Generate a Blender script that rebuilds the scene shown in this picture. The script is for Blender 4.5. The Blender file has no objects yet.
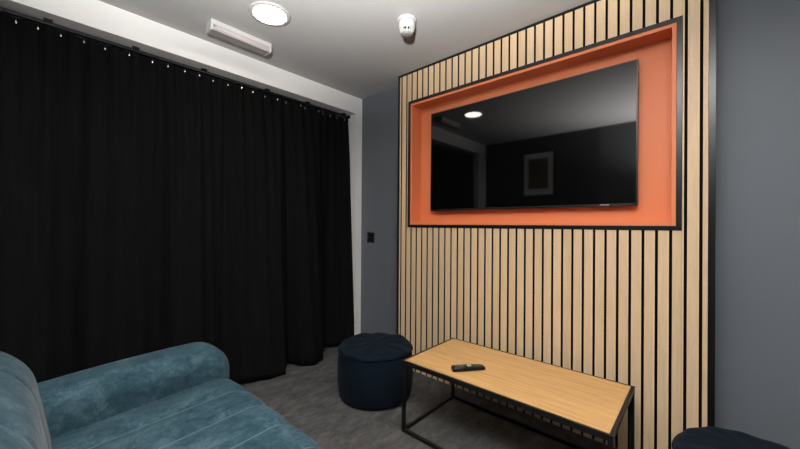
import bpy, bmesh, math, random
from mathutils import Vector, Matrix
random.seed(7)
S = bpy.context.scene
COL = S.collection
H = 2.40                       # room height

# ------------------------------------------------------------------ materials
def mat(name, col, rough=.6, metal=0., spec=.5, sheen=0., sheen_rough=.3, coat=0., build=None):
    m = bpy.data.materials.new(name); m.use_nodes = True
    nt = m.node_tree; b = nt.nodes['Principled BSDF']
    b.inputs['Base Color'].default_value = (*col, 1)
    b.inputs['Roughness'].default_value = rough
    b.inputs['Metallic'].default_value = metal
    b.inputs['Specular IOR Level'].default_value = spec
    b.inputs['Sheen Weight'].default_value = sheen
    b.inputs['Sheen Roughness'].default_value = sheen_rough
    b.inputs['Coat Weight'].default_value = coat
    if build: build(nt, b)
    return m

def coords(nt, scale=(1, 1, 1), rot=(0, 0, 0)):
    tc = nt.nodes.new('ShaderNodeTexCoord'); mp = nt.nodes.new('ShaderNodeMapping')
    mp.inputs['Scale'].default_value = scale; mp.inputs['Rotation'].default_value = rot
    nt.links.new(tc.outputs['Object'], mp.inputs['Vector'])
    return mp.outputs['Vector']

def noise(nt, vec, scale, detail=4, rough=.55, dist=0.):
    n = nt.nodes.new('ShaderNodeTexNoise')
    n.inputs['Scale'].default_value = scale; n.inputs['Detail'].default_value = detail
    n.inputs['Roughness'].default_value = rough; n.inputs['Distortion'].default_value = dist
    nt.links.new(vec, n.inputs['Vector']); return n.outputs['Fac']

def ramp(nt, fac, stops):
    r = nt.nodes.new('ShaderNodeValToRGB'); e = r.color_ramp.elements
    while len(e) < len(stops): e.new(.5)
    for k, (p, c) in enumerate(stops):
        e[k].position = p; e[k].color = (*c, 1)
    nt.links.new(fac, r.inputs['Fac']); return r.outputs['Color']

def mix(nt, a, b, fac, mode='MIX'):
    m = nt.nodes.new('ShaderNodeMix'); m.data_type = 'RGBA'; m.blend_type = mode
    for sock, v in ((m.inputs['A'], a), (m.inputs['B'], b), (m.inputs['Factor'], fac)):
        pass
    ins = [i for i in m.inputs if i.enabled]
    for sock, v in zip((ins[0], ins[1], ins[2]), (fac, a, b)):
        if isinstance(v, (int, float)): sock.default_value = v
        elif isinstance(v, tuple): sock.default_value = (*v, 1)
        else: nt.links.new(v, sock)
    return [o for o in m.outputs if o.enabled][0]

def bump(nt, b, fac, strength, dist=.002):
    n = nt.nodes.new('ShaderNodeBump'); n.inputs['Strength'].default_value = strength
    n.inputs['Distance'].default_value = dist
    nt.links.new(fac, n.inputs['Height']); nt.links.new(n.outputs['Normal'], b.inputs['Normal'])

def paint(col, amount=.04):
    def f(nt, b):
        v = coords(nt)
        n = noise(nt, v, 3.0, 3)
        c = ramp(nt, n, [(.3, tuple(x * (1 - amount) for x in col)), (.7, tuple(x * (1 + amount) for x in col))])
        nt.links.new(c, b.inputs['Base Color'])
        bump(nt, b, noise(nt, v, 260, 2), .08, .001)
    return f

def slat_wood(nt, b):
    v = coords(nt, (38, 38, 2.2))
    g = noise(nt, v, 3.0, 6, .6, .6)
    c = ramp(nt, g, [(.25, (.62, .44, .265)), (.5, (.685, .50, .315)), (.78, (.73, .55, .365))])
    geo = nt.nodes.new('ShaderNodeNewGeometry')
    t = ramp(nt, geo.outputs['Random Per Island'], [(0., (.93, .915, .90)), (1., (1.05, 1.04, 1.03))])
    nt.links.new(mix(nt, c, t, 1.0, 'MULTIPLY'), b.inputs['Base Color'])
    bump(nt, b, g, .06, .001)

def table_wood(nt, b):
    v = coords(nt, (1.6, 26, 26))
    g = noise(nt, v, 2.2, 7, .62, .9)
    fine = noise(nt, coords(nt, (6, 160, 160)), 2.0, 3)
    c = ramp(nt, g, [(.22, (.43, .235, .085)), (.5, (.60, .35, .14)), (.8, (.69, .43, .19))])
    c2 = mix(nt, c, ramp(nt, fine, [(.35, (.86, .84, .80)), (.6, (1, 1, 1))]), .7, 'MULTIPLY')
    nt.links.new(c2, b.inputs['Base Color'])

def velvet_teal(nt, b):
    v = coords(nt)
    n = noise(nt, v, 10, 8, .78, .5)
    st = noise(nt, coords(nt, (26, 5, 9)), 1.6, 5, .65, .8)
    n2 = noise(nt, v, 75, 4, .65)
    c = ramp(nt, n, [(.30, (.013, .037, .052)), (.50, (.034, .070, .090)), (.70, (.080, .130, .152))])
    c = mix(nt, c, ramp(nt, st, [(.34, (.70, .72, .74)), (.62, (1.12, 1.12, 1.12))]), .8, 'MULTIPLY')
    c = mix(nt, c, ramp(nt, n2, [(.3, (.78, .78, .78)), (.7, (1.15, 1.15, 1.15))]), .7, 'MULTIPLY')
    nt.links.new(c, b.inputs['Base Color'])
    bump(nt, b, n2, .25, .003)

def velvet_navy(nt, b):
    v = coords(nt)
    n = noise(nt, v, 11, 5, .65, .6)
    c = ramp(nt, n, [(.3, (.0012, .0046, .0100)), (.75, (.0032, .0094, .0185))])
    nt.links.new(c, b.inputs['Base Color'])
    bump(nt, b, noise(nt, v, 70, 3), .25, .003)

def carpet_nodes(nt, b):
    v = coords(nt)
    fib = noise(nt, v, 240, 4, .75)
    st = noise(nt, coords(nt, (4.6, 2.2, 1), (0, 0, .5)), 3.0, 9, .80, .35)
    big = noise(nt, v, 2.2, 3)
    c = ramp(nt, st, [(.28, (.036, .036, .036)), (.5, (.092, .092, .091)), (.70, (.165, .164, .161))])
    c = mix(nt, c, ramp(nt, fib, [(.34, (.40, .40, .40)), (.66, (1.50, 1.50, 1.50))]), .9, 'MULTIPLY')
    c = mix(nt, c, ramp(nt, big, [(.3, (.92, .93, .95)), (.7, (1.08, 1.05, 1.02))]), .9, 'MULTIPLY')
    nt.links.new(c, b.inputs['Base Color'])
    bump(nt, b, fib, .9, .006)

def curtain_nodes(nt, b):
    v = coords(nt)
    n = noise(nt, coords(nt, (30, 30, 1.2)), 2.5, 4)
    c = ramp(nt, n, [(.3, (.0034, .0036, .0038)), (.7, (.0068, .0071, .0074))])
    nt.links.new(c, b.inputs['Base Color'])
    bump(nt, b, noise(nt, v, 300, 2), .15, .001)

def art_nodes(nt, b):
    v = coords(nt, (3, 1, 3))
    n = noise(nt, v, 1.6, 4, .6, 1.2)
    c = ramp(nt, n, [(.25, (.02, .035, .05)), (.45, (.07, .06, .03)), (.6, (.16, .09, .04)), (.8, (.10, .11, .10))])
    nt.links.new(c, b.inputs['Base Color'])

def emit(name, col, strength):
    m = bpy.data.materials.new(name); m.use_nodes = True
    b = m.node_tree.nodes['Principled BSDF']
    b.inputs['Base Color'].default_value = (*col, 1)
    b.inputs['Emission Color'].default_value = (*col, 1)
    b.inputs['Emission Strength'].default_value = strength
    return m

M = dict(
    white=mat('white_paint', (.86, .85, .83), .7, spec=.3, build=paint((.86, .85, .83), .015)),
    ceiling=mat('ceiling_paint', (.43, .424, .415), .8, spec=.2, build=paint((.43, .424, .415), .015)),
    grey=mat('blue_grey_paint', (.136, .151, .170), .55, spec=.4, build=paint((.136, .151, .170), .02)),
    charcoal=mat('charcoal_paint', (.040, .042, .046), .6, spec=.3, build=paint((.040, .042, .046), .02)),
    charcoal_light=mat('mid_charcoal_paint', (.075, .079, .084), .6, spec=.3, build=paint((.075, .079, .084), .02)),
    carpet=mat('carpet', (.1, .1, .1), .95, spec=.1, build=carpet_nodes),
    slat=mat('pale_oak_slat', (.55, .4, .25), .5, spec=.35, build=slat_wood),
    felt=mat('black_felt', (.006, .005, .005), .95, spec=.1),
    black_metal=mat('black_metal', (.007, .007, .007), .42, spec=.35),
    satin_black=mat('satin_black_trim', (.007, .007, .0075), .28, spec=.45),
    orange=mat('orange_paint', (.74, .215, .088), .5, spec=.35, build=paint((.74, .215, .088), .02)),
    screen=mat('glossy_black_screen', (.0015, .0015, .0017), .04, spec=.33),
    tv_plastic=mat('black_tv_plastic', (.008, .008, .008), .3),
    silver=mat('silver', (.75, .75, .74), .25, metal=1.),
    oak=mat('honey_oak', (.6, .35, .15), .42, spec=.4, build=table_wood),
    teal=mat('teal_velvet', (.06, .15, .18), .95, spec=.08, sheen=.10, sheen_rough=.35, build=velvet_teal),
    seam=mat('seam_highlight_teal', (.075, .128, .152), .7, spec=.2, sheen=.1),  # paler teal: the light caught along the seat seams, as colour
    navy=mat('navy_velvet', (.008, .02, .045), .85, spec=.15, sheen=.03, sheen_rough=.4, build=velvet_navy),
    curtain=mat('black_curtain_cloth', (.006, .006, .006), .95, spec=.08, build=curtain_nodes),
    ring=mat('satin_ring', (.42, .41, .395), .35),
    plastic=mat('white_plastic', (.47, .465, .455), .38, spec=.5),
    plastic_grey=mat('grey_plastic', (.22, .22, .21), .45),
    diffuser=mat('clear_ribbed_diffuser', (.33, .305, .30), .3, spec=.6),
    black_plastic=mat('black_plastic', (.006, .006, .0065), .4, spec=.35),
    switch_plate=mat('dark_grey_plate', (.05, .055, .06), .5),
    button=mat('grey_rubber_button', (.10, .10, .10), .6),
    art=mat('abstract_print', (.08, .07, .05), .5, build=art_nodes),
    mat_board=mat('mount_board', (.85, .85, .83), .8),
    leg=mat('dark_wood_leg', (.03, .018, .010), .4),
    lamp=emit('lit_diffuser', (1.0, .91, .80), 40.0),
)

# ------------------------------------------------------------------ helpers
def link(name, bm, m, parent=None, smooth=False, bevel=0., seg=2, angle=35):
    bmesh.ops.recalc_face_normals(bm, faces=bm.faces)
    me = bpy.data.meshes.new(name); bm.to_mesh(me); bm.free()
    me.materials.append(m if not isinstance(m, str) else M[m])
    if smooth:
        for p in me.polygons: p.use_smooth = True
    o = bpy.data.objects.new(name, me); COL.objects.link(o)
    if bevel:
        md = o.modifiers.new('bevel', 'BEVEL'); md.width = bevel; md.segments = seg
        md.limit_method = 'ANGLE'; md.angle_limit = math.radians(30)
    if parent: o.parent = parent
    return o

def box(bm, x0, x1, y0, y1, z0, z1):
    v = [bm.verts.new((x, y, z)) for z in (z0, z1) for y in (y0, y1) for x in (x0, x1)]
    for f in ((0, 2, 3, 1), (4, 5, 7, 6), (0, 1, 5, 4), (2, 6, 7, 3), (0, 4, 6, 2), (1, 3, 7, 5)):
        bm.faces.new([v[i] for i in f])

def boxes(name, lst, m, parent=None, bevel=0., seg=2):
    bm = bmesh.new()
    for b in lst: box(bm, *b)
    return link(name, bm, m, parent, bevel=bevel, seg=seg)

def lathe(bm, prof, c=(0, 0, 0), n=48, wob=None):
    rings = []
    for k, (r, z) in enumerate(prof):
        if r < 1e-6:
            rings.append([bm.verts.new((c[0], c[1], c[2] + z))])
        else:
            rg = []
            for i in range(n):
                a = 2 * math.pi * i / n
                rr, zz = (r, z) if wob is None else wob(a, r, z)
                rg.append(bm.verts.new((c[0] + rr * math.cos(a), c[1] + rr * math.sin(a), c[2] + zz)))
            rings.append(rg)
    for A, B in zip(rings, rings[1:]):
        if len(A) == 1 and len(B) == 1: continue
        for i in range(n):
            j = (i + 1) % n
            if len(A) == 1: bm.faces.new((A[0], B[i], B[j]))
            elif len(B) == 1: bm.faces.new((A[i], A[j], B[0]))
            else: bm.faces.new((A[i], A[j], B[j], B[i]))

def tube(bm, pts, r, n=8, cap=True):
    pts = [Vector(p) for p in pts]; rings = []
    for k, p in enumerate(pts):
        d = (pts[min(k + 1, len(pts) - 1)] - pts[max(k - 1, 0)]).normalized()
        up = Vector((0, 0, 1)) if abs(d.z) < .9 else Vector((1, 0, 0))
        a = d.cross(up).normalized(); b = a.cross(d)
        rings.append([bm.verts.new(p + r * (math.cos(2 * math.pi * i / n) * a + math.sin(2 * math.pi * i / n) * b)) for i in range(n)])
    for A, B in zip(rings, rings[1:]):
        for i in range(n):
            j = (i + 1) % n; bm.faces.new((A[i], A[j], B[j], B[i]))
    if cap: bm.faces.new(rings[0]); bm.faces.new(rings[-1])

def thing(name, label, cat, loc=(0, 0, 0), rz=0., group=None):
    o = bpy.data.objects.new(name, None); COL.objects.link(o)
    o.location = loc; o.rotation_euler = (0, 0, rz); o.empty_display_size = .05
    o['label'] = label; o['category'] = cat
    if group: o['group'] = group
    return o

def structure(o):
    o['kind'] = 'structure'; return o

# ------------------------------------------------------------------ room shell
YB = -2.70; XR = 3.50
structure(boxes('floor', [(-.45, XR + .1, YB - .1, .1, -.08, 0)], 'carpet'))
structure(boxes('ceiling', [(-.45, XR + .1, YB - .1, .1, H, H + .1)], 'ceiling'))
structure(boxes('wall_front', [(0., XR + .1, 0, .1, 0, H)], 'grey'))
SOF = 2.24; PIER = -.079; PIER2 = -2.47
structure(boxes('wall_left', [(-.40, 0, PIER, .1, 0, H), (-.40, 0, YB - .1, PIER2, 0, H),
                              (-.40, 0, PIER2, PIER, SOF, H), (-.45, -.40, YB - .1, .1, 0, H)], 'white'))
structure(boxes('wall_back', [(0, 1.55, YB - .1, YB, 0, H)], 'charcoal'))
structure(boxes('wall_back', [(1.55, XR + .1, YB - .1, YB, 0, H)], 'charcoal_light')).name = 'wall_back_entry'
structure(boxes('wall_right', [(XR, XR + .1, YB, 0, 0, H)], 'grey'))

# ------------------------------------------------------------------ slatted panel with the recess for the screen
YF = -.1445; YFELT = -.131
PX0, PX1 = .614, 2.548
NX0, NX1, NZ0, NZ1 = .7266, 2.4316, 1.1433, 2.1596
FW = .022
panel = thing('slat_wall_panel', 'pale oak slat panel with black gaps framing an orange recess on the grey wall', 'wall panel', (1.58, 0, 0))
def pl(lst): return [(a - 1.58, b - 1.58, c, d, e, f) for a, b, c, d, e, f in lst]
ZT = 2.398; ZB = .002
boxes('casing', pl([(PX0 + .002, NX0 + .02, -.125, -.001, ZB, ZT), (NX1 - .02, PX1 - .002, -.125, -.001, ZB, ZT),
                    (NX0 + .02, NX1 - .02, -.125, -.001, ZB, NZ0 + .02), (NX0 + .02, NX1 - .02, -.125, -.001, NZ1 - .02, ZT)]), 'grey', panel)
boxes('felt_backing', pl([(PX0 + .003, NX0 + .005, YFELT, -.125, ZB, ZT), (NX1 - .005, PX1 - .003, YFELT, -.125, ZB, ZT),
                          (NX0 + .005, NX1 - .005, YFELT, -.125, ZB, NZ0 + .005), (NX0 + .005, NX1 - .005, YFELT, -.125, NZ1 - .005, ZT)]), 'felt', panel)
OFF, PITCH, GAP = .7089, .05424, .0120
bm = bmesh.new()
edges = [PX0 + .020 - .0001] + [OFF + PITCH * k for k in range(-1, 34)] + [PX1 - .0255]
zt, zb = ZT - .016, ZB + .001
for k in range(len(edges) - 1):
    a = edges[k] + (GAP / 2 if k > 0 else 0); b = edges[k + 1] - (GAP / 2 if k < len(edges) - 2 else 0)
    ins = max(a, NX0); ine = min(b, NX1)
    def put(x0, x1, z0, z1):
        if x1 - x0 > .001: box(bm, x0 - 1.58, x1 - 1.58, YF, YFELT, z0, z1)
    if ine - ins > 0:
        if a < NX0 - .003: put(a, NX0 - .0005, zb, zt)
        if b > NX1 + .003: put(NX1 + .0005, b, zb, zt)
        put(ins, ine, zb, NZ0 - .0005); put(ins, ine, NZ1 + .0005, zt)
    else: put(a, b, zb, zt)
so = link('slats', bm, 'slat', panel)
so.data.materials.append(M['felt'])          # the strips have a black core, only the face is veneered
for p in so.data.polygons:
    if p.normal.y > -.5: p.material_index = 1
boxes('edge_trim', pl([(PX0, PX0 + .020, YF - .003, -.001, ZB, ZT), (PX1 - .025, PX1, YF - .003, -.001, ZB, ZT),
                       (PX0 + .020, PX1 - .025, YF - .003, YFELT, ZT - .015, ZT)]), 'satin_black', panel, bevel=.001)
fr = [(NX0, NX0 + FW, NZ0, NZ1), (NX1 - FW, NX1, NZ0, NZ1), (NX0 + FW, NX1 - FW, NZ0, NZ0 + FW), (NX0 + FW, NX1 - FW, NZ1 - FW, NZ1)]
boxes('recess_frame', pl([(a, b, YF - .004, -.120, c, d) for a, b, c, d in fr]), 'satin_black', panel, bevel=.0008)
LX0, LX1, LZ0, LZ1 = NX0 + FW, NX1 - FW, NZ0 + FW, NZ1 - FW
T = .018; YN = -.028
boxes('recess_lining', pl([(LX0, LX0 + T, YF, YN, LZ0, LZ1), (LX1 - T, LX1, YF, YN, LZ0, LZ1),
                           (LX0 + T, LX1 - T, YF, YN, LZ0, LZ0 + T), (LX0 + T, LX1 - T, YF, YN, LZ1 - T, LZ1),
                           (LX0, LX1, YN, YN + .012, LZ0, LZ1)]), 'orange', panel, bevel=.0015)

# ------------------------------------------------------------------ television
TX0, TX1, TZ0, TZ1 = .906, 2.251, 1.272, 2.039
TXC = (TX0 + TX1) / 2; TYF = -.080
tv = thing('television', 'large black flat-screen television mounted in the orange recess', 'television', (TXC, YN, TZ0))
hw = (TX1 - TX0) / 2; th = TZ1 - TZ0; yf = TYF - YN
boxes('body', [(-hw, hw, yf + .002, yf + .022, 0, th)], 'tv_plastic', tv, bevel=.003)
boxes('rear_housing', [(-.45, .45, yf + .022, -.0005, .10, .56)], 'tv_plastic', tv, bevel=.004)
boxes('bezel', [(-hw, -hw + .007, yf, yf + .0025, 0, th), (hw - .007, hw, yf, yf + .0025, 0, th),
                (-hw + .007, hw - .007, yf, yf + .0025, th - .007, th), (-hw + .007, hw - .007, yf, yf + .0025, 0, .013)], 'tv_plastic', tv, bevel=.0008)
boxes('screen', [(-hw + .007, hw - .007, yf + .0008, yf + .0022, .013, th - .007)], 'screen', tv)
boxes('badge', [(hw - .170, hw - .128, yf - .0012, yf + .0004, .0035, .0095)], 'silver', tv, bevel=.0005)

# ------------------------------------------------------------------ wall switch
sw = thing('wall_switch', 'small black square wall switch with two rockers on the grey wall', 'switch', (.145, 0, 1.043))
boxes('plate', [(-.050, .050, -.008, -.0005, -.052, .052)], 'switch_plate', sw, bevel=.003)
for dz in (-.024, .024):
    r = boxes('rocker', [(-.045, .045, -.0125, -.006, dz - .0215, dz + .0215)], 'black_plastic', sw, bevel=.002)
    boxes('indicator', [(-.004, .004, -.0132, -.012, dz - .0025, dz + .0025)], 'silver', r)

# ------------------------------------------------------------------ ceiling fittings
dl = thing('ceiling_downlight', 'round lit white downlight recessed in the ceiling', 'ceiling light', (.603, -1.259, H))
bm = bmesh.new()
lathe(bm, [(.089, -.004), (.091, -.0085), (.104, -.0085), (.114, -.006), (.118, -.0005), (.089, -.0005), (.089, -.004)], n=64)
link('trim_ring', bm, 'ring', dl, smooth=True)
bm = bmesh.new(); lathe(bm, [(0, -.0115), (.07, -.0112), (.086, -.0100), (.0885, -.0090), (.0885, -.002), (0, -.002)], n=64)
link('light_panel', bm, 'lamp', dl)

sd = thing('smoke_detector', 'white dome smoke detector hanging from the ceiling in front of the slat panel', 'smoke detector', (1.176, -.688, H))
bm = bmesh.new(); lathe(bm, [(0, -.0005), (.056, -.0005), (.058, -.006), (.056, -.013), (.050, -.015), (0, -.015)], n=48)
link('base', bm, 'plastic', sd, smooth=True)
bm = bmesh.new(); lathe(bm, [(0, -.015), (.050, -.015), (.0515, -.022), (.050, -.045), (.046, -.054), (.0, -.054)], n=48)
link('body', bm, 'plastic', sd, smooth=True)
bm = bmesh.new()
for i in range(16):
    a = 2 * math.pi * i / 16
    c, s = math.cos(a), math.sin(a); t = Vector((-s, c, 0)) * .0035; p = Vector((c, s, 0))
    vs = [p * .045 + t + Vector((0, 0, -.053)), p * .045 - t + Vector((0, 0, -.053)),
          p * .034 - t + Vector((0, 0, -.075)), p * .034 + t + Vector((0, 0, -.075))]
    vi = [v - p * .006 for v in vs]
    V = [bm.verts.new(v) for v in vs + vi]
    for f in ((0, 1, 2, 3), (4, 7, 6, 5), (0, 4, 5, 1), (1, 5, 6, 2), (2, 6, 7, 3), (3, 7, 4, 0)): bm.faces.new([V[k] for k in f])
link('vent_fins', bm, 'plastic', sd)
bm = bmesh.new(); lathe(bm, [(0, -.0535), (.036, -.0535), (.030, -.074), (0, -.074)], n=32)
link('sensor_chamber', bm, 'plastic_grey', sd, smooth=True)
bm = bmesh.new(); lathe(bm, [(0, -.0735), (.034, -.0735), (.034, -.078), (.026, -.083), (0, -.084)], n=40)
link('cap', bm, 'plastic_grey', sd, smooth=True)
aim = math.atan2(-2.218 + .688, 2.509 - 1.176)
for da in (-.25, .25):
    bm = bmesh.new(); bmesh.ops.create_uvsphere(bm, u_segments=12, v_segments=8, radius=1)
    a = aim + da
    bmesh.ops.transform(bm, verts=bm.verts, matrix=Matrix.Translation((.0415 * math.cos(a), .0415 * math.sin(a), -.062)) @ Matrix.Rotation(a, 4, 'Z') @ Matrix.Diagonal((.004, .007, .005, 1)))
    link('vent_hole', bm, 'black_plastic', sd, smooth=True)

for c in sd.children:
    for v in c.data.vertices: v.co.z *= 1.18

em = thing('emergency_light', 'long white bulkhead emergency light on the ceiling edge, unlit', 'emergency light', (.258, -1.286, H))
bm = bmesh.new()
def prism(bm, prof, y0, y1):
    A = [bm.verts.new((x, y0, z)) for x, z in prof]; B = [bm.verts.new((x, y1, z)) for x, z in prof]
    n = len(prof)
    for i in range(n): bm.faces.new((A[i], A[(i + 1) % n], B[(i + 1) % n], B[i]))
    bm.faces.new(A); bm.faces.new(B[::-1])
prism(bm, [(-.046, -.0005), (.046, -.0005), (.046, -.030), (-.046, -.030)], -.192, .192)
link('base', bm, 'plastic', em, bevel=.003)
bm = bmesh.new()
prism(bm, [(-.044, -.030), (.044, -.030), (.042, -.050), (.034, -.061), (-.034, -.061), (-.042, -.050)], -.180, .180)
link('diffuser', bm, 'diffuser', em, bevel=.002)
for y0, y1 in ((-.192, -.180), (.180, .192)):
    bm = bmesh.new(); prism(bm, [(-.045, -.030), (.045, -.030), (.043, -.052), (.035, -.063), (-.035, -.063), (-.043, -.052)], y0, y1)
    link('end_cap', bm, 'plastic', em, bevel=.002)
bm = bmesh.new(); bmesh.ops.create_uvsphere(bm, u_segments=16, v_segments=8, radius=.007)
bmesh.ops.translate(bm, verts=bm.verts, vec=(.043, -.170, -.036))
link('indicator', bm, 'plastic_grey', em, smooth=True)

# ------------------------------------------------------------------ curtain on its track
ZTOP = 2.196
CY0, CY1 = -.105, -2.445
KEY = [(0., .012), (-.12, .010), (-.20, -.06), (-.34, -.115), (-.42, -.04), (-.53, .115), (-.62, .138), (-.69, .09), (-.755, -.045), (-.80, .0),
       (-.87, .112), (-.97, .108), (-1.08, .075), (-1.18, .040), (-1.27, -.04), (-1.36, .03), (-1.46, .10), (-1.57, .06), (-1.66, -.05),
       (-1.75, .02), (-1.86, .10), (-1.97, .03), (-2.06, -.06), (-2.16, .03), (-2.26, .09), (-2.36, .0), (-2.5, -.06)]
def xbot(y):
    for (a, xa), (b, xb) in zip(KEY, KEY[1:]):
        if b <= y <= a:
            t = (a - y) / (a - b); t = t * t * (3 - 2 * t)
            return xa + (xb - xa) * t
    return KEY[-1][1]
XT = -.092
def cloth(y, s):                 # s 0 at the top, 1 at the hem
    ph = 2 * math.pi * (y / .082 + .35 * math.sin(y * 5.1))
    pleat = .011 * math.sin(ph) * (1 - s) ** 1.6 + .006 * math.sin(ph * .5 + 1) * (1 - .6 * s)
    w = s ** 1.15 * .86 + .14 * min(1, s * 6)
    return XT + (xbot(y) - XT) * w + pleat
bm = bmesh.new()
NY, NZ = 620, 44
grid = []
for j in range(NZ + 1):
    s = j / NZ; row = []
    for i in range(NY + 1):
        y = CY0 + (CY1 - CY0) * i / NY
        yy = y + .020 * s * max(0, 1 - i / NY * 6)
        hem = .012 + .006 * math.sin(y * 9)
        row.append(bm.verts.new((cloth(y, s), yy, ZTOP - s * (ZTOP - hem))))
    grid.append(row)
for A, B in zip(grid, grid[1:]):
    for i in range(NY): bm.faces.new((A[i], A[i + 1], B[i + 1], B[i]))
cur = thing('curtain', 'full-length black curtain with small silver hooks gathered across the white opening', 'curtain', (0, 0, 0))
o = link('cloth', bm, 'curtain', cur, smooth=True)
md = o.modifiers.new('thick', 'SOLIDIFY'); md.thickness = .003; md.offset = 0
bm = bmesh.new(); A = None          # stiff gathered header band behind the hooks
prev = None
for i in range(NY + 1):
    y = CY0 + (CY1 - CY0) * i / NY; x = cloth(y, .01) + .0035
    cur_ring = [bm.verts.new((x + dx, y, z)) for dx, z in ((0, ZTOP + .004), (.002, ZTOP + .004), (.002, ZTOP - .070), (0, ZTOP - .070))]
    if prev:
        for k in range(4): bm.faces.new((prev[k], prev[(k + 1) % 4], cur_ring[(k + 1) % 4], cur_ring[k]))
    else: bm.faces.new(cur_ring)
    prev = cur_ring
bm.faces.new(prev[::-1])
link('header_tape', bm, 'curtain', cur, smooth=False)
hooks = [-.153, -.237, -.318, -.396, -.461, -.584, -.643, -.765, -.85, -.947, -1.051, -1.14, -1.23, -1.33, -1.425, -1.51,
         -1.606, -1.687, -1.802, -1.912, -2.002, -2.094, -2.179, -2.255, -2.34, -2.42]
for y in hooks:
    bm = bmesh.new(); x = cloth(y, .01) + .010
    tube(bm, [(x, y, 2.168), (x + .004, y, 2.172), (x + .005, y, 2.180), (x + .003, y, 2.188), (x - .002, y, 2.194), (x - .006, y, 2.199)], .0022, 6)
    bmesh.ops.create_uvsphere(bm, u_segments=10, v_segments=6, radius=.0062, matrix=Matrix.Translation((x + .003, y, 2.176)) @ Matrix.Diagonal((.5, 1, .8, 1)))
    link('curtain_hook', bm, 'silver', cur, smooth=True)
tr = thing('curtain_track', 'black metal curtain track fixed under the white lintel', 'curtain track', (XT, -1.27, SOF))
boxes('rail', [(-.012, .012, -1.185, 1.180, -.030, -.012)], 'black_metal', tr, bevel=.003)
for y in (-2.34, -2.143, -1.771, -1.39, -.93, -.56, -.16):
    boxes('bracket', [(-.014, .020, y + 1.27 - .017, y + 1.27 + .017, -.013, -.0005)], 'black_metal', tr, bevel=.002)
boxes('end_stop', [(-.014, .014, 1.160, 1.186, -.032, -.008)], 'black_plastic', tr, bevel=.002)
boxes('end_stop', [(-.014, .014, -1.192, -1.166, -.032, -.008)], 'black_plastic', tr, bevel=.002)

# ------------------------------------------------------------------ coffee table and remote
TBX0, TBX1, TBY0, TBY1, TBZ = 1.246, 2.267, -.792, -.272, .40
tcx, tcy = (TBX0 + TBX1) / 2, (TBY0 + TBY1) / 2
tb = thing('coffee_table', 'low oak-topped coffee table with a thin black metal frame', 'table', (tcx, tcy, 0))
a, b = (TBX1 - TBX0) / 2, (TBY1 - TBY0) / 2; q = .018
boxes('table_top', [(-a + .0135, a - .0135, -b + .0135, b - .0095, TBZ - .016, TBZ)], 'oak', tb, bevel=.001)
for sx in (-1, 1):
    for sy in (-1, 1):
        x0, x1 = sorted((sx * a, sx * (a - q))); y0, y1 = sorted((sy * b, sy * (b - q)))
        boxes('leg', [(x0, x1, y0, y1, .0005, TBZ - .022)], 'black_metal', tb, bevel=.0015)
def rails(z0, z1, e=0.):
    for sy in (-1, 1):
        y0, y1 = sorted((sy * b, sy * (b - q)))
        yield (-a + q - e, a - q + e, y0, y1, z0, z1)
    for sx in (-1, 1):
        x0, x1 = sorted((sx * a, sx * (a - q)))
        yield (x0, x1, -b + q - e, b - q + e, z0, z1)
boxes('top_rail', [(-a, a, -b, -b + q, TBZ - .022, TBZ - .0165), (-a, a, b - q, b, TBZ - .022, TBZ - .0165),
                   (-a, -a + q, -b + q, b - q, TBZ - .022, TBZ - .0165), (a - q, a, -b + q, b - q, TBZ - .022, TBZ - .0165),
                   (-a, a, -b, -b + .013, TBZ - .0165, TBZ + .0005), (-a, a, b - .009, b, TBZ - .0165, TBZ + .0005),
                   (-a, -a + .013, -b + .013, b - .009, TBZ - .0165, TBZ + .0005), (a - .013, a, -b + .013, b - .009, TBZ - .0165, TBZ + .0005)], 'black_metal', tb)
for r in rails(.0008, .0188): boxes('bottom_rail', [r], 'black_metal', tb, bevel=.0012)

rx0, ry0, rx1, ry1 = 1.533, -.722, 1.645, -.580
ra = math.atan2(ry1 - ry0, rx1 - rx0); rl = .172
rem = thing('remote_control', 'slim black remote control lying on the oak coffee table', 'remote control', ((rx0 + rx1) / 2, (ry0 + ry1) / 2, TBZ), ra)
bm = bmesh.new()
secs = [(-.089, .019, .018), (-.082, .0235, .024), (-.02, .0235, .0245), (.03, .0225, .023), (.080, .021, .020), (.089, .017, .014)]
prev = None
for x, w, h in secs:
    rg = [bm.verts.new((x, w * math.copysign(abs(math.cos(t)) ** .5, math.cos(t)), .0012 + h / 2 + h / 2 * math.copysign(abs(math.sin(t)) ** .6, math.sin(t)))) for t in [2 * math.pi * k / 24 for k in range(24)]]
    if prev:
        for k in range(24): bm.faces.new((prev[k], prev[(k + 1) % 24], rg[(k + 1) % 24], rg[k]))
    else: bm.faces.new(rg)
    prev = rg
bm.faces.new(prev[::-1])
link('body', bm, 'black_plastic', rem, smooth=True)
bm = bmesh.new(); lathe(bm, [(.006, .024), (.006, .0262), (.0125, .0262), (.0135, .0245), (.0135, .022), (.006, .022), (.006, .024)], (.004, 0, 0), 28)
link('navigation_ring', bm, 'silver', rem, smooth=True)
bm = bmesh.new(); lathe(bm, [(0, .022), (.0052, .022), (.0052, .0258), (0, .0260)], (.004, 0, 0), 20)
link('select_button', bm, 'button', rem, smooth=True)
for ix in range(4):
    for iy in (-1, 0, 1):
        x = -.070 + ix * .0125
        boxes('button', [(x - .0036, x + .0036, iy * .011 - .0034, iy * .011 + .0034, .0215, .0265)], 'button', rem, bevel=.001)
for x in (.032, .046, .060):
    for iy in (-1, 1):
        boxes('button', [(x - .0042, x + .0042, iy * .0085 - .0042, iy * .0085 + .0042, .0190, .0240)], 'button', rem, bevel=.001)

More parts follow.
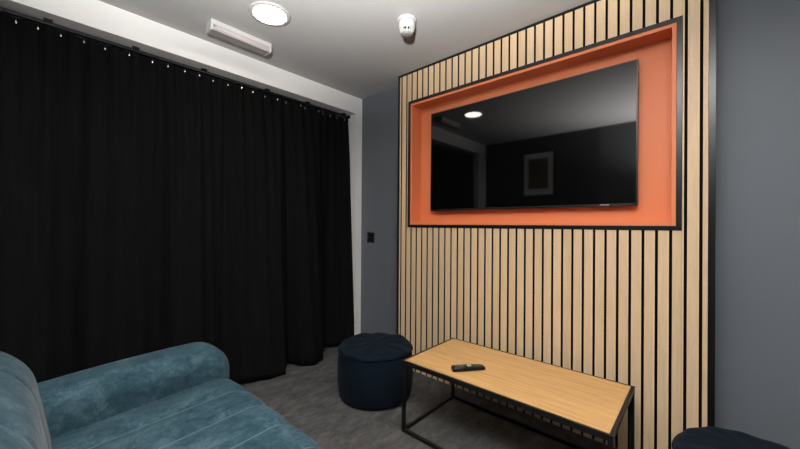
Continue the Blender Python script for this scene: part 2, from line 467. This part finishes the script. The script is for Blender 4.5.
# ------------------------------------------------------------------ poufs
def pouf_parts(t, seed, zs, crease=1.):
    rnd = random.Random(seed); p = [rnd.uniform(0, 6.28) for _ in range(6)]
    def wob(a, r, z):
        k = min(1, r / .2)
        return (r * (1 + .008 * math.sin(3 * a + p[0]) + .004 * math.sin(7 * a + p[1])), z + k * (.004 * math.sin(2 * a + p[2])))
    bm = bmesh.new()
    lathe(bm, [(0, .001), (.20, .001), (.228, .010), (.243, .035), (.252, .09), (.256, .16), (.255, .24), (.250, .295), (.244, .318)], n=96, wob=wob)
    link('side_cover', bm, 'navy', t, smooth=True)
    def wob2(a, r, z):
        k = max(0, min(1, (r - .03) / .12)) * (1 if z > .30 else .3)
        d = crease * .0028 * math.sin(9 * a + p[3] + 14 * r) + .002 * math.sin(15 * a + p[4] - 25 * r) + .004 * math.sin(4 * a + p[5] + 9 * r)
        return (r * (1 + .008 * math.sin(3 * a + p[0]) + .004 * math.sin(7 * a + p[1])), z + k * d)
    bm = bmesh.new()
    prof = [(.243, .312), (.250, .318), (.2515, .326), (.246, .335), (.235, .342), (.22, .346), (.20, .349), (.18, .351), (.16, .352), (.13, .354), (.10, .356), (.07, .357), (.035, .358), (0, .358)]
    lathe(bm, prof, n=120, wob=wob2)
    link('top_cover', bm, 'navy', t, smooth=True)
    bm = bmesh.new()
    pts = []
    for i in range(97):
        a = 2 * math.pi * i / 96
        rr, zz = wob(a, .2525, .318)
        pts.append((rr * math.cos(a), rr * math.sin(a), zz))
    tube(bm, pts, .0035, 8, cap=False)
    link('piping', bm, 'navy', t, smooth=True)
    for c in t.children:
        for v in c.data.vertices: v.co.z *= zs
        
p1 = thing('pouf', 'navy velvet drum pouf beside the coffee table, near the curtain', 'pouf', (.836, -.600, 0)); pouf_parts(p1, 3, 1.015, 1.5)
p2 = thing('pouf', 'navy velvet drum pouf partly in view before the bare grey wall', 'pouf', (2.672, -.488, 0)); pouf_parts(p2, 9, .95, .3)

# ------------------------------------------------------------------ sofa
def rrect(y0, y1, z0, z1, r, n=10):
    """closed loop in y-z; r = radii (front-bottom, front-top, back-top, back-bottom)"""
    pts = []
    for (cy, cz, rad, a0) in ((y1 - r[0], z0 + r[0], r[0], -90), (y1 - r[1], z1 - r[1], r[1], 0), (y0 + r[2], z1 - r[2], r[2], 90), (y0 + r[3], z0 + r[3], r[3], 180)):
        for k in range(n + 1):
            a = math.radians(a0 + 90 * k / n); pts.append((cy + rad * math.cos(a), cz + rad * math.sin(a)))
    out = []                       # resample evenly
    P = pts + [pts[0]]; L = [0]
    for u, v in zip(P, P[1:]): L.append(L[-1] + math.dist(u, v))
    N = 110
    for i in range(N):
        d = L[-1] * i / N
        for k in range(len(L) - 1):
            if L[k] <= d <= L[k + 1] and L[k + 1] > L[k]:
                t = (d - L[k]) / (L[k + 1] - L[k]); out.append((P[k][0] + (P[k + 1][0] - P[k][0]) * t, P[k][1] + (P[k + 1][1] - P[k][1]) * t)); break
    return out

def upholstered(name, parent, ox, oy, x0, x1, loop, seams=(), depth=.012, rend=.04, m='teal', shape=None):
    """loop swept along x, pinched at the seams and rounded at both ends"""
    n = len(loop); nor = []
    for i in range(n):
        a, b = loop[i - 1], loop[(i + 1) % n]
        t = (b[0] - a[0], b[1] - a[1]); l = math.hypot(*t) or 1
        nor.append((t[1] / l, -t[0] / l))
    xs = set()
    for k in range(13):
        e = rend * (1 - math.cos(math.pi / 2 * k / 12)); xs.add(round(x0 + e, 5)); xs.add(round(x1 - e, 5))
    brk = [x0] + list(seams) + [x1]
    for a, b in zip(brk, brk[1:]):
        for k in range(25):
            t = .5 - .5 * math.cos(math.pi * k / 24); xs.add(round(min(max(a + (b - a) * t, x0), x1), 5))
    xs = sorted(xs); bm = bmesh.new(); rings = []
    for x in xs:
        d = min(x - x0, x1 - x); e = 0
        if d < rend: e = rend - math.sqrt(max(0, rend ** 2 - (rend - d) ** 2))
        if seams:
            for a, b in zip(brk, brk[1:]):
                if a - 1e-6 <= x <= b + 1e-6:
                    t = abs(2 * (x - a) / (b - a) - 1)
                    if (t > .5) and ((x - a < (b - a) / 2 and a == x0) or (x - a > (b - a) / 2 and b == x1)): t = 0
                    e += depth * (.45 * t ** 2.5 + .55 * t ** 14); break
        ring = []
        for p, nn in zip(loop, nor):
            q = (x, p[0] - nn[0] * e, p[1] - nn[1] * e)
            if shape: q = shape(*q)
            ring.append(bm.verts.new((q[0] - ox, q[1] - oy, q[2])))
        rings.append(ring)
    for A, B in zip(rings, rings[1:]):
        for i in range(n): bm.faces.new((A[i], A[(i + 1) % n], B[(i + 1) % n], B[i]))
    bm.faces.new(rings[0]); bm.faces.new(rings[-1][::-1])
    return link(name, bm, m, parent, smooth=True)

SX, SY = 1.55, -2.0
sofa = thing('sofa', 'teal velvet channel-stitched sofa with a rounded arm facing the television', 'sofa', (SX, SY, 0))
seams = [1.045, 1.225, 1.405, 1.585, 1.765, 1.945, 2.125]
def sag(x, y, z):                # the seat dips towards the backrest and beside the arms
    if z > .3:
        k = max(0, -1.66 - y); edge = max(0, 1 - (x - .85) / .22, 1 - (2.29 - x) / .22)
        z -= .060 * k + .014 * edge * edge
    return x, y, z
def bow(x, y, z):                # the arm top falls a little towards the back
    k = max(0, -1.72 - y); return x, y, z - (.10 * k * k if z > .3 else 0)
def lean(x, y, z):               # the backrest reclines
    return x, y + (.62 - z) * .17, z
upholstered('seat', sofa, SX, SY, .85, 2.31, rrect(-2.33, -1.540, .20, .470, (.06, .095, .04, .04)), seams, .014, .03, shape=sag)
def seam_glint(loop, x, inset, shape, zmin, ymin):    # paler tube along a seam valley: pile catching light, put into colour
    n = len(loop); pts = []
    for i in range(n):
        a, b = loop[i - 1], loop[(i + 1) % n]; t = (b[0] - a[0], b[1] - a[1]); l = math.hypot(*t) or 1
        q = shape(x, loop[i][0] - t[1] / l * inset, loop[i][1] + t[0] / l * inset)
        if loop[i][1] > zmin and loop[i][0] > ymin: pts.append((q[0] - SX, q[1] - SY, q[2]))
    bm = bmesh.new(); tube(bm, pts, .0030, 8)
    link('seam_highlight', bm, 'seam', sofa, smooth=True)['label'] = 'painted highlight along a seat seam'
for x in seams: seam_glint(rrect(-2.33, -1.540, .20, .470, (.06, .095, .04, .04)), x, .0125, sag, .30, -2.20)
upholstered('backrest', sofa, SX, SY, .79, 2.33, rrect(-2.480, -2.186, .16, .790, (.05, .165, .140, .05)), seams[::2], .005, .07, shape=lean)
upholstered('arm', sofa, SX, SY, .635, .872, rrect(-2.46, -1.552, .075, .594, (.04, .125, .10, .04)), (), 0, .08, shape=bow)
upholstered('arm', sofa, SX, SY, 2.288, 2.525, rrect(-2.46, -1.552, .075, .594, (.04, .125, .10, .04)), (), 0, .08, shape=bow)
boxes('base', [(.70 - SX, 2.44 - SX, -2.44 - SY, -1.64 - SY, .08, .205)], 'teal', sofa, bevel=.01)
for x in (.68, 2.46):
    for y in (-2.38, -1.66):
        bm = bmesh.new(); lathe(bm, [(0, .0005), (.014, .0005), (.020, .085), (0, .085)], (x - SX, y - SY, 0), 20)
        link('leg', bm, 'leg', sofa, smooth=False)

# ------------------------------------------------------------------ picture on the back wall (seen in the screen)
pic = thing('picture_frame', 'framed abstract print in a pale mount, reflected in the television screen', 'picture', (.80, YB, 1.885))
def rim(w, h, t): return [(-w, -w + t, -h, h), (w - t, w, -h, h), (-w + t, w - t, -h, -h + t), (-w + t, w - t, h - t, h)]
boxes('frame', [(a, b, .0005, .022, c, d) for a, b, c, d in rim(.215, .305, .016)], 'black_plastic', pic, bevel=.002)
boxes('mount', [(-.200, .200, .001, .010, -.290, .290)], 'mat_board', pic)
boxes('print', [(-.135, .135, .010, .0112, -.205, .215)], 'art', pic)

# ------------------------------------------------------------------ light: bounced flash towards the ceiling + the downlight
def spot(name, loc, target, power, size, blend, radius, col=(1, 1, 1)):
    l = bpy.data.lights.new(name, 'SPOT'); l.energy = power; l.spot_size = math.radians(size); l.spot_blend = blend
    l.shadow_soft_size = radius; l.color = col
    o = bpy.data.objects.new(name, l); COL.objects.link(o); o.location = loc
    o.rotation_euler = (Vector(target) - Vector(loc)).to_track_quat('-Z', 'Y').to_euler(); return o
spot('bounce_flash', (2.45, -2.38, 1.50), (2.25, -2.20, 2.4), 1230, 130, .85, .04, (1, .985, .97))
spot('bounce_flash_core', (2.70, -2.36, 1.60), (2.66, -2.26, 2.4), 820, 74, 1.0, .04, (1, .985, .97))
w = bpy.data.worlds.new('world'); S.world = w; w.use_nodes = True
w.node_tree.nodes['Background'].inputs[0].default_value = (.5, .5, .5, 1)
w.node_tree.nodes['Background'].inputs[1].default_value = .1

# ------------------------------------------------------------------ camera
cd = bpy.data.cameras.new('camera'); cam = bpy.data.objects.new('camera', cd); COL.objects.link(cam); S.camera = cam
cd.sensor_fit = 'HORIZONTAL'; cd.sensor_width = 36; cd.lens = 337.7147 / 800 * 36; cd.clip_start = .02
yaw, pit, rol = .73297, .0031955, .0069929
F = Vector((-math.sin(yaw) * math.cos(pit), math.cos(yaw) * math.cos(pit), math.sin(pit)))
R0 = Vector((math.cos(yaw), math.sin(yaw), 0)); U0 = R0.cross(F)
R = R0 * math.cos(rol) + U0 * math.sin(rol); U = U0 * math.cos(rol) - R0 * math.sin(rol)
m = Matrix((R, U, -F)).transposed().to_4x4(); m.translation = Vector((2.5092, -2.2178, 1.1576))
cam.matrix_world = m

S.view_settings.view_transform = 'Standard'; S.view_settings.look = 'None'
S.view_settings.exposure = .12; S.view_settings.gamma = 1.; S.view_settings.use_curve_mapping = False
